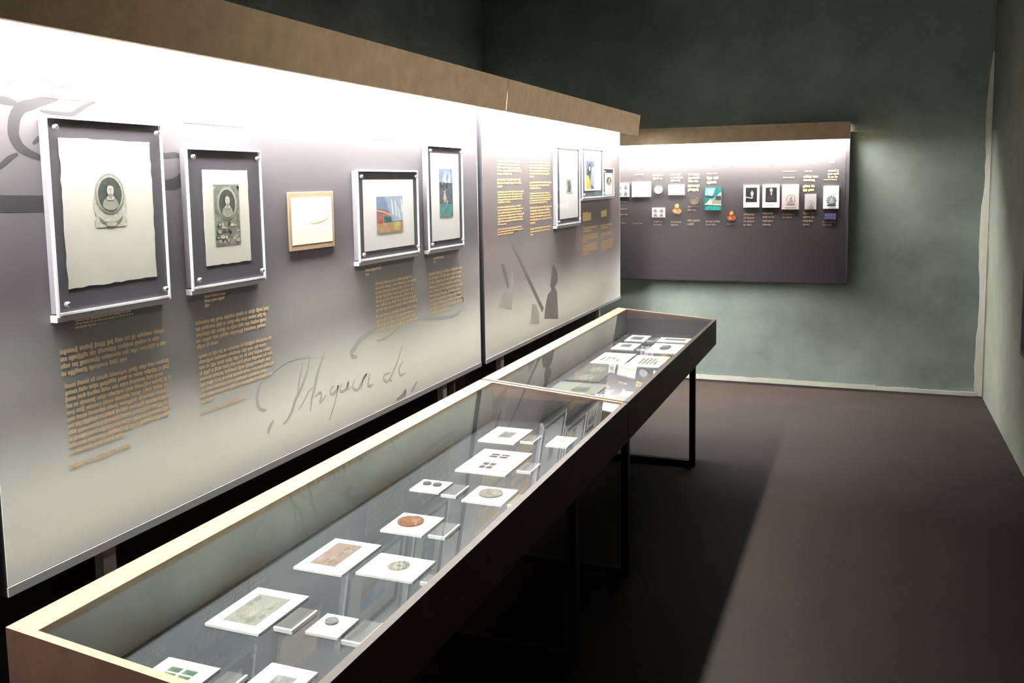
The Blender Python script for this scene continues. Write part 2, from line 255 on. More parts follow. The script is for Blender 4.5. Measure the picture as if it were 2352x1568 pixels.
# ---------------------------------------------------------------- mesh helpers
class MB:
    """collects faces in survey units, builds ONE mesh object (origin at its own base centre)"""
    def __init__(s): s.v = []; s.f = []; s.m = []; s.mats = []
    def mi(s, m):
        if m not in s.mats: s.mats.append(m)
        return s.mats.index(m)
    def poly(s, pts, m):
        b = len(s.v); s.v += [tuple(p) for p in pts]; s.f.append(list(range(b, b+len(pts)))); s.m.append(s.mi(m)); return s
    def hexa(s, p, m, mtop=None, skip=()):
        # p: 8 points, 0-3 bottom ccw, 4-7 top ccw
        b = len(s.v); s.v += [tuple(q) for q in p]
        for k, fc in enumerate(((3, 2, 1, 0), (4, 5, 6, 7), (0, 1, 5, 4), (1, 2, 6, 5), (2, 3, 7, 6), (3, 0, 4, 7))):
            if k in skip: continue
            s.f.append([b+i for i in fc]); s.m.append(s.mi(mtop if (k == 1 and mtop) else m))
        return s
    def box(s, x0, x1, y0, y1, z0, z1, m, mtop=None):
        return s.hexa([(x0, y0, z0), (x1, y0, z0), (x1, y1, z0), (x0, y1, z0), (x0, y0, z1), (x1, y0, z1), (x1, y1, z1), (x0, y1, z1)], m, mtop)
    def build(s, name, parent=None, label=None, bevel=0.0, kind=None, origin=None):
        P = [W(p) for p in s.v]
        lo = Vector((min(p.x for p in P), min(p.y for p in P), min(p.z for p in P))); hi = Vector((max(p.x for p in P), max(p.y for p in P), max(p.z for p in P)))
        par = parent.location if parent else Vector((0, 0, 0))
        if origin == 'world': og = Vector((0, 0, 0))
        else: og = Vector(((lo.x+hi.x)/2, (lo.y+hi.y)/2, lo.z))
        me = bpy.data.meshes.new(name); me.from_pydata([p-og for p in P], [], s.f)
        for m in s.mats: me.materials.append(m)
        for pl, i in zip(me.polygons, s.m): pl.material_index = i
        me.update()
        o = bpy.data.objects.new(name, me); COL.objects.link(o)
        if parent:
            o.parent = parent; g = parent; off = Vector((0, 0, 0))
            while g: off += g.location; g = g.parent
            o.location = og-off
        else: o.location = og
        if label: o['label'] = label
        if kind: o['kind'] = kind
        if bevel:
            bv = o.modifiers.new('bevel', 'BEVEL'); bv.width = bevel; bv.segments = 2; bv.limit_method = 'ANGLE'
        return o
def thing(name, loc, label, cat, group=None):
    o = bpy.data.objects.new(name, None); o.empty_display_size = 0.1; COL.objects.link(o); o.location = W(loc)
    o['label'] = label; o['category'] = cat
    if group: o['group'] = group
    return o
def tag(o, label, cat, group=None):
    o['label'] = label; o['category'] = cat
    if group: o['group'] = group
    return o
class Face:
    """a flat printable surface: origin + u,v axes + normal; pt(u,v,h)"""
    def __init__(s, fn): s.pt = fn
PAN = lambda x: Face(lambda a, b, h=0: (x+h, a, b))           # looks along +x ; a = y, b = z
BAK = lambda y: Face(lambda a, b, h=0: (a, y-h, b))           # looks along -y ; a = x, b = z
CRD = lambda z: Face(lambda a, b, h=0: (-b, a, z+h))          # lies flat ; a = y, b = -x (up = away from the visitor)
def slab(mb, F, r, h0, h1, m, mtop=None):
    a0, b0, a1, b1 = r
    q = [(a0, b0), (a1, b0), (a1, b1), (a0, b1)]
    mb.hexa([F.pt(a, b, h0) for a, b in q]+[F.pt(a, b, h1) for a, b in q], m, mtop); return mb
def sub(r, a0, b0, a1, b1):
    return (r[0]+(r[2]-r[0])*a0, r[1]+(r[3]-r[1])*b0, r[0]+(r[2]-r[0])*a1, r[1]+(r[3]-r[1])*b1)
def ell(mb, F, r, cx, cy, rx, ry, h, m, n=28, a0=0, a1=2*math.pi):
    w = r[2]-r[0]; t = r[3]-r[1]
    mb.poly([F.pt(r[0]+w*(cx+rx*math.cos(a0+(a1-a0)*k/n)), r[1]+t*(cy+ry*math.sin(a0+(a1-a0)*k/n)), h) for k in range(n if a1-a0 > 6 else n+1)], m)
def pg(mb, F, r, pts, h, m):
    w = r[2]-r[0]; t = r[3]-r[1]; mb.poly([F.pt(r[0]+w*x, r[1]+t*y, h) for x, y in pts], m)
def rq(mb, F, r, h, m): mb.poly([F.pt(r[0], r[1], h), F.pt(r[2], r[1], h), F.pt(r[2], r[3], h), F.pt(r[0], r[3], h)], m)
def ribbon(mb, F, pts, w, h, m, taper=True):
    # smooth stroke of varying width (Catmull-Rom)
    P = [pts[0]]+list(pts)+[pts[-1]]; q = []
    for i in range(1, len(P)-2):
        for k in range(6):
            t = k/6; a, b, c, d = P[i-1], P[i], P[i+1], P[i+2]
            q.append(tuple(0.5*(2*b[j]+(c[j]-a[j])*t+(2*a[j]-5*b[j]+4*c[j]-d[j])*t*t+(3*b[j]-a[j]-3*c[j]+d[j])*t**3) for j in (0, 1)))
    q.append(tuple(pts[-1])); n = len(q); L = []; R = []
    for i, (a, b) in enumerate(q):
        pa = q[max(0, i-1)]; pb = q[min(n-1, i+1)]; dx, dy = pb[0]-pa[0], pb[1]-pa[1]; l = math.hypot(dx, dy) or 1
        ww = w/2*(0.45+0.75*math.sin(math.pi*min(1, max(0, (i+0.5)/n)))) if taper else w/2
        L.append(F.pt(a-dy/l*ww, b+dx/l*ww, h)); R.append(F.pt(a+dy/l*ww, b-dx/l*ww, h))
    for i in range(n-1): mb.poly([R[i], R[i+1], L[i+1], L[i]], m)
def textlines(mb, F, x, z, width, gap, n, last, h, m, rnd, fill=0.58):
    # rows of small unreadable type: letters of uneven height grouped in words
    xh = gap*fill if n > 1 else 0.0085
    for i in range(n):
        w = width*(last if i == n-1 else rnd.uniform(0.9, 1.0)); a = 0; b = z-gap*i-xh
        while a < w-xh:
            for _ in range(rnd.choice((2, 3, 4, 5, 6, 8, 9))):
                if a > w-xh*0.6: break
                lw = xh*rnd.uniform(0.5, 0.8); up = xh*rnd.choice((0.9, 0.9, 0.96, 1, 1.2)); dn = xh*rnd.choice((0, 0, 0, 0, 0.3))
                rq(mb, F, (x+a, b-dn, x+a+lw*0.93, b+up), h, m); a += lw
            a += xh*0.45

# ================================================================ SETTING
def st(name, mb, **k): return mb.build(name, kind='structure', **k)
XR = 0.945; YB = 8.345; XL = -3.6; YF = -3.0; ZC = 2.3
st('floor', MB().box(XL-0.1, XR+0.15, YF-0.1, YB+0.1, FL-0.1, FL, M_floor))
def wallgrid(name, F, a0, a1, b0, b1, m, step=0.12, amp=0.006):
    # uneven hand-rendered plaster
    mb = MB(); na = int((a1-a0)/step); nb = int((b1-b0)/step); rr = random.Random(3)
    G = [[(0 if i in (0, na) or j in (0, nb) else rr.uniform(-amp, amp)) for j in range(nb+1)] for i in range(na+1)]
    b = len(mb.v)
    for i in range(na+1):
        for j in range(nb+1): mb.v.append(F.pt(a0+(a1-a0)*i/na, b0+(b1-b0)*j/nb, G[i][j]))
    for i in range(na):
        for j in range(nb):
            k = b+i*(nb+1)+j; mb.f.append([k, k+nb+1, k+nb+2, k+1]); mb.m.append(mb.mi(m))
    slab(mb, F, (a0, b0, a1, b1), -0.12, -0.01, m)
    o = st(name, mb)
    for p in o.data.polygons: p.use_smooth = len(o.data.polygons) > 10
    return o
wallgrid('wall_back', BAK(YB), XL, XR, FL, ZC, M_wall)
RW = Face(lambda a, b, h=0: (XR-h, -a, b))
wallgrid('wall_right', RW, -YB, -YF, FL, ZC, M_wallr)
st('wall_left', MB().box(XL-0.12, XL, YF, YB, FL, ZC, M_wall))
st('wall_front', MB().box(XL, XR, YF-0.12, YF, FL, ZC, M_wall))
st('ceiling', MB().box(XL-0.1, XR+0.1, YF-0.1, YB+0.1, ZC, ZC+0.1, M_ceil))
# pale plaster filling in the corner and along the foot of the far wall
mb = MB(); rr = random.Random(8); n = 34; zz = [FL+0.004+(1.0-FL)*k/n for k in range(n+1)]
ww = [0.056+0.010*math.sin(k*0.5)+rr.uniform(-.004, .004) - 0.034*max(0, (k/n-0.55)/0.45) for k in range(n+1)]
for k in range(n):
    a, b = ww[k], ww[k+1]
    mb.hexa([(XR-a, YB-.014, zz[k]), (XR-.002, YB-.03, zz[k]), (XR-.002, YB-.004, zz[k]), (XR-a, YB-.007, zz[k]),
             (XR-b, YB-.014, zz[k+1]), (XR-.002, YB-.03, zz[k+1]), (XR-.002, YB-.004, zz[k+1]), (XR-b, YB-.007, zz[k+1])], M_pale)
st('trim_1', mb)
mb = MB(); n = 40
for k in range(n):
    xa = XL+(XR-0.05-XL)*k/n; xb = XL+(XR-0.05-XL)*(k+1)/n
    ha = 0.044 if xa < 0.1 else 0.034; ha += rr.uniform(-.003, .003)
    mb.box(xa, xb, YB-.022, YB-.006, FL+0.001, FL+ha, M_pale)
st('baseboard_back', mb)
# free-standing dark partition that carries the panels
XP = -1.87; YS = 4.262; YE = 7.105; Y0 = 1.443
st('wall_partition', MB().box(-2.16, -2.0, -2.6, 6.98, FL+0.001, 0.50, M_part))

# ================================================================ PANELS ON THE PARTITION
def panel(y0, y1, m, label):
    t = thing('exhibition_panel', (XP-0.02, (y0+y1)/2, -0.955), label, 'display panel')
    slab(MB(), PAN(XP-0.03), (y0, -0.955, y1, 0.43), 0, 0.028, M_dark).build('backing_board', t)
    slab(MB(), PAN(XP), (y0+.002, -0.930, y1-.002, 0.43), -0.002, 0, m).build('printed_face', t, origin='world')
    slab(MB(), PAN(XP), (y0, -0.955, y1, -0.932), -0.002, 0.003, M_trim).build('bottom_trim', t)
    slab(MB(), PAN(XP), (y1-.004, -0.93, y1, 0.43), -0.004, 0.001, M_trim).build('side_trim', t)
    return t
rnd = random.Random(21)
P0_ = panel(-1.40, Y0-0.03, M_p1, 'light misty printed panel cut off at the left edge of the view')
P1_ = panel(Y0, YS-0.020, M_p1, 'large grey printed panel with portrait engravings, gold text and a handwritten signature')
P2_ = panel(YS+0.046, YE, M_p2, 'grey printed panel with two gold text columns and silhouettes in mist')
FP = PAN(XP)
def blocks(parent, TB, HD, m):
    for t in TB:
        mb = MB(); textlines(mb, FP, t[0], t[1]+t[3]*0.3, t[2], t[3], t[4], t[5], 0.0006, m, rnd); mb.build('text_block', parent)
    for h in HD:
        mb = MB(); g = h[3]-h[1]; a = h[0]
        while a < h[2]-0.005:
            w = g*rnd.uniform(0.45, 0.8); rq(mb, FP, (a, h[1]+g*0.1, min(h[2], a+w*0.97), h[3]-g*rnd.choice((0, 0.1))), 0.0006, M_head); a += w
        mb.build('text_heading', parent)
blocks(P1_, TB1, HD1, M_gold1); blocks(P2_, TB2, HD2, M_gold)
for i, (pts, w) in enumerate(SIG):
    mb = MB(); ribbon(mb, FP, pts, w*1.35, 0.0002+i*0.00001, M_inkm if sum(q[1] for q in pts)/len(pts) > -0.60 else M_ink); mb.build('signature_stroke', P1_)
for i, (pts, w) in enumerate(FLO):
    pts = [(max(Y0+0.004, a), b) for a, b in pts]; mb = MB(); ribbon(mb, FP, pts, w, 0.0002+i*0.00001, M_inkd, taper=w < 0.035); mb.build('flourish_stroke', P1_)
for i, pts in enumerate(SIL): MB().poly([FP.pt(a, b, 0.0002+i*0.00002) for a, b in pts][::-1], M_silp if i > 2 else M_sil).build('silhouette_print', P2_)
for yy, zz0, nm in ((1.775, 0, ''), (3.865, 0, ''), (3.975, 1, ''), (4.61, 0, ''), (6.6, 0, '')):
    MB().box(-1.93, -1.90, yy-0.022 if not zz0 else yy-0.008, yy+0.022 if not zz0 else yy+0.008, FL+0.001, -0.957, M_post if not zz0 else C(0.5, 0.35, 0.2)).build('support_post', P1_ if yy < YS else P2_)

# light canopies: front board, top board, lamp strip, inner liner, open at the ends
def canopy(y0, y1, label, lamp=True):
    t = thing('light_canopy', (-1.80, (y0+y1)/2, 0.366), label, 'light canopy')
    MB().hexa([(-1.734, y0, .366), (-1.716, y0, .366), (-1.716, y1, .366), (-1.734, y1, .366), (-1.716, y0, .525), (-1.698, y0, .525), (-1.698, y1, .525), (-1.716, y1, .525)], M_wood).build('front_board', t)
    MB().box(-1.998, -1.717, y0, y1, .507, .525, M_wood).build('top_board', t)
    MB().box(-1.868, -1.7365, y0+.004, y1-.004, .461, .465, M_inner).build('lamp_housing', t)
    MB().box(-1.855, -1.75, (y0+.01 if lamp else 0.1), y1-.01, .455, .4605, M_led).build('lamp_strip', t)
    return t
canopy(-1.40, 1.19, 'brown light canopy board cut off at the upper left edge of the view', False)
canopy(1.20, YS+0.004, 'long brown light canopy over the panel with the portrait engravings')
canopy(YS+0.012, YE+0.002, 'shorter-looking brown light canopy over the panel with two text columns, nearer the far wall')

# ================================================================ PICTURES
def portrait(mb, F, r, h, inv=False, ring=True, dark=(0.09, 0.11, 0.09), mid=(0.36, 0.38, 0.33), lite=(0.68, 0.68, 0.6)):
    D_, M_, L_ = C(*dark, n=0.3, s=60), C(*mid, n=0.25, s=70), C(*lite)
    e = 0.0003
    if ring: ell(mb, F, r, .5, .5, .5, .5, h, M_); ell(mb, F, r, .5, .5, .46, .46, h+e, C(0.5, 0.52, 0.45, n=0.2, s=90))
    ell(mb, F, r, .5, .5, .40, .41, h+2*e, D_)
    pg(mb, F, r, [(.22, .22), (.30, .15), (.42, .10), (.58, .10), (.70, .15), (.78, .22), (.72, .36), (.60, .43), (.42, .43), (.28, .36)], h+3*e, M_)
    pg(mb, F, r, [(.36, .40), (.44, .35), (.58, .35), (.66, .41), (.60, .46), (.42, .46)], h+4*e, L_)
    ell(mb, F, r, .51, .60, .115, .17, h+5*e, L_)
    pg(mb, F, r, [(.43, .52), (.47, .42), (.51, .39), (.55, .42), (.59, .52), (.55, .50), (.47, .50)], h+6*e, M_)
    pg(mb, F, r, [(.395, .62), (.40, .72), (.46, .785), (.56, .785), (.62, .72), (.625, .62), (.60, .70), (.51, .735), (.42, .70)], h+6*e, D_)
    for cx in (.465, .555): ell(mb, F, r, cx, .62, .018, .012, h+7*e, D_, 8)
    pg(mb, F, r, [(.50, .62), (.52, .62), (.53, .55), (.495, .55)], h+7*e, M_)
    pg(mb, F, r, [(.47, .52), (.55, .52), (.54, .508), (.48, .508)], h+7*e, D_)
def sheet(t, r, F, h0, m=M_paper, name='paper_sheet', ragged=0.0, seed=1):
    mb = MB(); rg = random.Random(seed)
    if ragged:
        a0, b0, a1, b1 = r; pts = []
        for k in range(14): pts.append((a0+(a1-a0)*k/14, b0+rg.uniform(-ragged, ragged)))
        for k in range(18): pts.append((a1+rg.uniform(-ragged, ragged), b0+(b1-b0)*k/18))
        for k in range(14): pts.append((a1+(a0-a1)*k/14, b1+rg.uniform(-ragged, ragged)))
        for k in range(18): pts.append((a0+rg.uniform(-ragged, ragged), b1+(b0-b1)*k/18))
        c = ((a0+a1)/2, (b0+b1)/2)
        for k in range(len(pts)):
            p, q = pts[k], pts[(k+1) % len(pts)]
            mb.poly([F.pt(*p, h0), F.pt(*q, h0), F.pt(*q, h0+.001), F.pt(*p, h0+.001)], m)
            mb.poly([F.pt(*p, h0+.001), F.pt(*q, h0+.001), F.pt(*c, h0+.0011)], m)
    else: slab(mb, F, r, h0, h0+.0015, m)
    return mb.build(name, t)
def frame(key, label, art, sheetmat=M_paper, ragged=0):
    o, p, a = FR[key]
    t = thing('framed_picture', (XP+0.02, (o[0]+o[2])/2, o[1]), label, 'picture', 'pictures in clear frames on the grey panels')
    F = PAN(XP+0.028)
    mb = slab(MB(), PAN(XP), (o[0]+.006, o[1]+.008, o[2]-.006, o[3]-.006), 0.001, 0.0236, M_mount); mb.build('mount_board', t)
    sheet(t, p, F, -0.0042, sheetmat, ragged=ragged, seed=ord(key[1]))
    mb = MB(); art(mb, F, a, -0.0026); mb.build('printed_picture', t)
    slab(MB(), F, (o[0]+.006, o[1]+.006, o[2]-.006, o[3]-.006), 0.0002, 0.0012, M_clear).build('clear_cover', t)
    w = .0058 if key in ('F1', 'F2') else .0075
    eb = MB(); slab(eb, F, (o[0]+w*.2, o[1], o[0]+w*1.2, o[3]), -.0042, .0018, M_edge); slab(eb, F, (o[2]-w*.8, o[1], o[2], o[3]), -.0042, .0018, M_edge)
    slab(eb, F, (o[0]+w*1.2, o[3]-w, o[2]-w*.8, o[3]), -.0042, .0018, M_edge); slab(eb, F, (o[0]+w*1.2, o[1]+.004, o[2]-w*.8, o[1]+.004+w), -.0042, .0018, M_edge)
    eb.build('lit_edge', t)
    slab(MB(), F, (o[0]+.002, o[1]-.013, o[2]-.002, o[1]+.004), -.027, -.004, M_edge2).build('lower_ledge', t)
    for sa in (0, 1):
        for sb in (0, 1):
            ca = (o[0]+.026, o[2]-.024)[sa]; cb = (o[1]+.030, o[3]-.028)[sb]; mb = MB(); n = 14; rr_ = .0072
            ring = [(ca+rr_*math.cos(2*math.pi*k/n), cb+rr_*math.sin(2*math.pi*k/n)) for k in range(n)]
            rin = [(ca+rr_*.7*math.cos(2*math.pi*k/n), cb+rr_*.7*math.sin(2*math.pi*k/n)) for k in range(n)]
            for k in range(n):
                p, q, p2, q2 = ring[k], ring[(k+1) % n], rin[k], rin[(k+1) % n]
                mb.poly([F.pt(*p, .002), F.pt(*q, .002), F.pt(*q, .009), F.pt(*p, .009)], M_screw)
                mb.poly([F.pt(*p, .009), F.pt(*q, .009), F.pt(*q2, .012), F.pt(*p2, .012)], M_screw)
            mb.poly([F.pt(*p2, .012) for p2 in rin], M_screw); mb.build('standoff_screw', t)
    return t
def art1(mb, F, r, h):
    O = (r[0]+.006, r[1]+(r[3]-r[1])*.24, r[2]-.006, r[3]+.004)
    mm = C(0.47, 0.49, 0.42, n=0.3, s=110)
    pg(mb, F, r, [(.05, .0), (.95, .0), (1, .12), (.93, .22), (1.0, .35), (.98, .6), (.9, .85), (.62, 1.03), (.38, 1.03), (.1, .85), (.02, .6), (0, .35), (.07, .22), (0, .12)], h, C(0.58, 0.59, 0.51, n=0.22, s=110))
    portrait(mb, F, O, h+.0003)
    pg(mb, F, r, [(.12, .22), (.30, .12), (.5, .09), (.70, .12), (.88, .22), (.80, .10), (.5, .02), (.2, .10)], h+.0004, C(0.22, 0.25, 0.2, n=0.3, s=90))
    ell(mb, F, r, .5, .06, .16, .05, h+.0006, mm)
def art2(mb, F, r, h):
    rq(mb, F, r, h, C(0.26, 0.27, 0.23, n=0.5, s=55)); O = sub(r, .10, .40, .90, .97)
    portrait(mb, F, O, h+.0003)
    rg = random.Random(4)
    for k in range(34):
        cx, cy = rg.uniform(.08, .92), rg.uniform(.05, .36); ell(mb, F, r, cx, cy, rg.uniform(.03, .09), rg.uniform(.012, .035), h+.0003+k*.00001, rg.choice((C(0.06, 0.07, 0.06), C(0.45, 0.46, 0.4), C(0.6, 0.6, 0.52), C(0.12, 0.13, 0.11))), 10)
    for k in range(4): pg(mb, F, r, [((.0, .9), (.0, .97), (.1, .97))[i] if k == 0 else ((1, .9), (.9, .97), (1, .97))[i] for i in range(3)], h+.0006, C(0.5, 0.5, 0.44))
def blobs(mb, F, r, h, base, cols, n, seed, size=(.06, .2)):
    rq(mb, F, r, h, base); rg = random.Random(seed)
    for k in range(n):
        rx = rg.uniform(*size); ry = rg.uniform(*size)*.7; cx = rg.uniform(rx, 1-rx); cy = rg.uniform(ry, 1-ry); m_ = max(1, len(cols))
        cc = [(cx+rx*math.cos(2*math.pi*j/9)*rg.uniform(.6, 1), cy+ry*math.sin(2*math.pi*j/9)*rg.uniform(.6, 1)) for j in range(9)]
        pg(mb, F, r, cc, h+.0002+k*.000012, C(*cols[k % m_], n=.25, s=30))
def art3(mb, F, r, h):
    rq(mb, F, r, h, C(0.24, 0.34, 0.50, n=.15, s=12))
    pg(mb, F, r, [(.30, 1), (1, 1), (1, .3), (.62, .28), (.5, .5)], h+.0002, C(0.40, 0.50, 0.62, n=.2, s=12))
    for k, (a, b, c, d) in enumerate(((.55, .95, .60, .45), (.68, .92, .74, .4), (.80, .75, .86, .35), (.92, .95, .96, .5))):
        pg(mb, F, r, [(a, b), (a+.05, b-.1), (c+.05, d), (c-.02, d+.04)], h+.0004, C(0.75, 0.8, 0.85))
    pg(mb, F, r, [(0, .66), (.22, .66), (.5, .56), (.52, .28), (0, .28)], h+.0006, C(0.42, 0.20, 0.17, n=.3, s=30))
    pg(mb, F, r, [(0, .60), (.25, .55), (.52, .45), (.52, .49), (.22, .60), (0, .64)], h+.0008, C(0.62, 0.52, 0.48))
    pg(mb, F, r, [(.26, .45), (.52, .42), (.55, .25), (.28, .25)], h+.0010, C(0.03, 0.16, 0.14, n=.3, s=40))
    pg(mb, F, r, [(0, 0), (1, 0), (1, .27), (0, .27)], h+.0012, C(0.50, 0.33, 0.20, n=.25, s=25))
    pg(mb, F, r, [(.66, .05), (.84, .04), (.86, .27), (.64, .27)], h+.0014, C(0.55, 0.50, 0.14, n=.2, s=25))
    pg(mb, F, r, [(.08, .27), (.20, .27), (.20, .38), (.08, .38)], h+.0014, C(0.45, 0.12, 0.08))
def art4(mb, F, r, h):
    blobs(mb, F, r, h, C(0.12, 0.15, 0.18, n=.4, s=40), [(0.10, 0.12, 0.13), (0.35, 0.42, 0.48), (0.4, 0.36, 0.28), (0.05, 0.06, 0.07)], 22, 3)
    pg(mb, F, r, [(0, .72), (1, .70), (1, 1), (0, 1)], h+.0006, C(0.25, 0.34, 0.48, n=.3, s=30))
    pg(mb, F, r, [(.2, .75), (.5, .98), (.55, .7)], h+.0008, C(0.6, 0.65, 0.7)); pg(mb, F, r, [(.6, .72), (.8, .95), (.85, .7)], h+.0008, C(0.62, 0.68, 0.75))
    pg(mb, F, r, [(.25, .38), (.38, .56), (.52, .38), (.4, .34)], h+.0010, C(0.62, 0.55, 0.45))
    pg(mb, F, r, [(0, 0), (1, 0), (1, .26), (0, .28)], h+.0010, C(0.12, 0.30, 0.30, n=.4, s=50))
def art5(mb, F, r, h):
    blobs(mb, F, r, h, C(0.50, 0.52, 0.48, n=.2, s=60), [(0.2, 0.22, 0.2), (0.4, 0.42, 0.38)], 10, 8)
    pg(mb, F, r, [(.25, .15), (.7, .1), (.85, .45), (.6, .85), (.35, .7)], h+.0005, C(0.14, 0.16, 0.14, n=.3, s=60))
def art6(mb, F, r, h):
    rq(mb, F, r, h, C(0.10, 0.13, 0.2, n=.3, s=30))
    pg(mb, F, r, [(0, 0), (.6, 0), (.55, .2), (.3, .45), (0, .5)], h+.0003, C(0.85, 0.55, 0.10, n=.2, s=30))
    pg(mb, F, r, [(.5, .2), (1, .0), (1, .8), (.7, .75)], h+.0004, C(0.35, 0.42, 0.55)); pg(mb, F, r, [(.1, .5), (.3, .85), (.55, .95), (.6, .5)], h+.0005, C(0.03, 0.03, 0.05))
    ell(mb, F, r, .42, .72, .10, .08, h+.0007, C(0.7, 0.55, 0.45))
def art7(mb, F, r, h): portrait(mb, F, r, h, ring=True)
frame('F1', 'largest framed print, oval portrait engraving on tall creased paper, far left', art1, ragged=.0022)
frame('F2', 'framed print of a bearded man in an oval above small figures, second from left', art2, M_paper, .0012)
frame('F3', 'squarish framed white card with a small blue sky and red roof picture', art3, M_white)
frame('F4', 'tall narrow framed white card with a dark bluish picture beside the panel joint', art4, M_white)
frame('F5', 'tall framed white sheet with a tiny grey print, right of the two text columns', art5, M_white)
frame('F6', 'framed white sheet with a yellow and black picture, third from the far panel end', art6, M_white)
t7 = frame('F7', 'smallest clear framed print at the far end of the panel with silhouettes', art7, M_white)
# handwritten note on tan mount
o, p = NOTE
t = thing('handwritten_note', (XP+.01, (o[0]+o[2])/2, o[1]), 'small cream handwritten note on a tan mount between the engravings and the blue picture', 'note')
slab(MB(), FP, o, 0.0005, 0.006, mat('tan_mount', (0.34, 0.245, 0.16), 0.8, 0.08, 20)).build('tan_mount', t, bevel=.0025)
slab(MB(), FP, p, 0.006, 0.0068, mat('cream_paper', (0.86, 0.74, 0.55), 0.9)).build('paper_sheet', t)
mb = MB(); q = C(0.45, 0.33, 0.2)
ribbon(mb, FP, [(p[0]+.10, p[1]+.072), (p[0]+.15, p[1]+.073), (p[0]+.19, p[1]+.078), (p[0]+.235, p[1]+.092)], .003, .0072, q); mb.build('handwriting', t); mb = MB()
ribbon(mb, FP, [(p[0]+.09, p[1]+.11), (p[0]+.12, p[1]+.125), (p[0]+.13, p[1]+.105), (p[0]+.17, p[1]+.12)], .0016, .0072, q); mb.build('handwriting', t)

# ================================================================ FAR WALL PANEL
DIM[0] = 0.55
YP = 8.19; bx0, bx1 = -3.1, -0.142; bz0, bz1 = -0.918, 0.40
tb_ = thing('exhibition_panel', ((bx0+bx1)/2, YP, bz0), 'long dark printed timeline panel with rows of stamps and portraits on the far wall', 'display panel')
FB = BAK(YP)
slab(MB(), FB, (bx0, bz0, bx1, bz1), -0.148, -0.003, M_dark).build('panel_box', tb_)
slab(MB(), FB, (bx0+.004, bz0+.012, bx1-.03, bz1), -0.003, 0, M_back_p).build('printed_face', tb_, origin='world')
mb = slab(MB(), FB, (bx0, bz0, bx1, bz0+.012), -0.003, 0.004, M_steel); slab(mb, FB, (bx1-.03, bz0+.012, bx1, bz1), -0.003, -0.001, M_dark); mb.build('dark_edge', tb_)
rnd = random.Random(77)
for g in BTG:
    mb = MB(); n = max(1, round((g[3]-g[1])/.030)); gp = (g[3]-g[1])/n
    textlines(mb, FB, g[0], g[3], g[2]-g[0], gp, n, .8, .0012, M_gold, rnd, .6); mb.build('text_block', tb_)
for g in BTF:
    mb = MB(); n = max(1, round((g[3]-g[1])/.032)); gp = (g[3]-g[1])/n
    textlines(mb, FB, g[0], g[3], g[2]-g[0], gp, n, .7, .0012, M_golddim, rnd, .5); mb.build('text_block', tb_)
for g in BMK:
    mb = MB(); rq(mb, FB, (g[0], g[3]-.014, g[2], g[3]), .0012, M_head); c_ = (g[0]+g[2])/2; rq(mb, FB, (c_-.007, g[1], c_+.007, g[3]-.016), .0012, M_head); mb.build('date_mark', tb_)
BG = 'small exhibits on the far wall panel'
def item(key, label, cat, draw, m=M_white, name='printed_sheet', h=.008):
    r_ = BK[key]
    t = thing(name, ((r_[0]+r_[2])/2, YP, r_[1]), label, cat, BG)
    slab(MB(), FB, r_, 0.0005, h, m).build('card', t); mb = MB(); draw(mb, FB, r_, h+.0004); mb.build('print', t); return t
def four(cols):
    def f_(mb, F, r, h):
        for i in (0, 1):
            for j in (0, 1):
                q = sub(r, .07+.47*i, .07+.47*j, .46+.47*i, .46+.47*j); rq(mb, F, q, h, C(*cols[0], n=.2, s=80))
                pg(mb, F, q, [(.15, .05), (.85, .05), (.75, .5), (.55, .9), (.4, .55), (.2, .6)], h+.0004, C(*cols[1], n=.3, s=90)); ell(mb, F, q, .5, .7, .14, .16, h+.0007, C(*cols[1]), 8)
    return f_
item('stampA', 'white block of four grey stamps beside the end of the near panel, upper row', 'stamps', four([(0.62, 0.62, 0.62), (0.18, 0.18, 0.18)]))
def d_letter(mb, F, r, h):
    ribbon(mb, F, [(r[0]+.01, r[1]+.06), (r[2]-.01, r[1]+.062)], .002, h, C(0.5, 0.5, 0.48)); rg = random.Random(2)
    for k in range(16): ell(mb, F, r, rg.uniform(.03, .97), rg.uniform(.02, .12) if rg.random() < .7 else rg.uniform(.1, .35)*0+.08, .03, .035, h+.0002+k*.00001, C(*rg.choice(((0.25, 0.3, 0.15), (0.4, 0.38, 0.3), (0.6, 0.6, 0.5)))), 8)
item('letter', 'wide white letter sheet with a green patterned lower edge, upper row', 'document', d_letter, name='letter_sheet')
r_ = BK['disc']; t = thing('silver_medal', ((r_[0]+r_[2])/2, YP, r_[1]), 'round pale grey medal between the letter and the ticket', 'medal', BG)
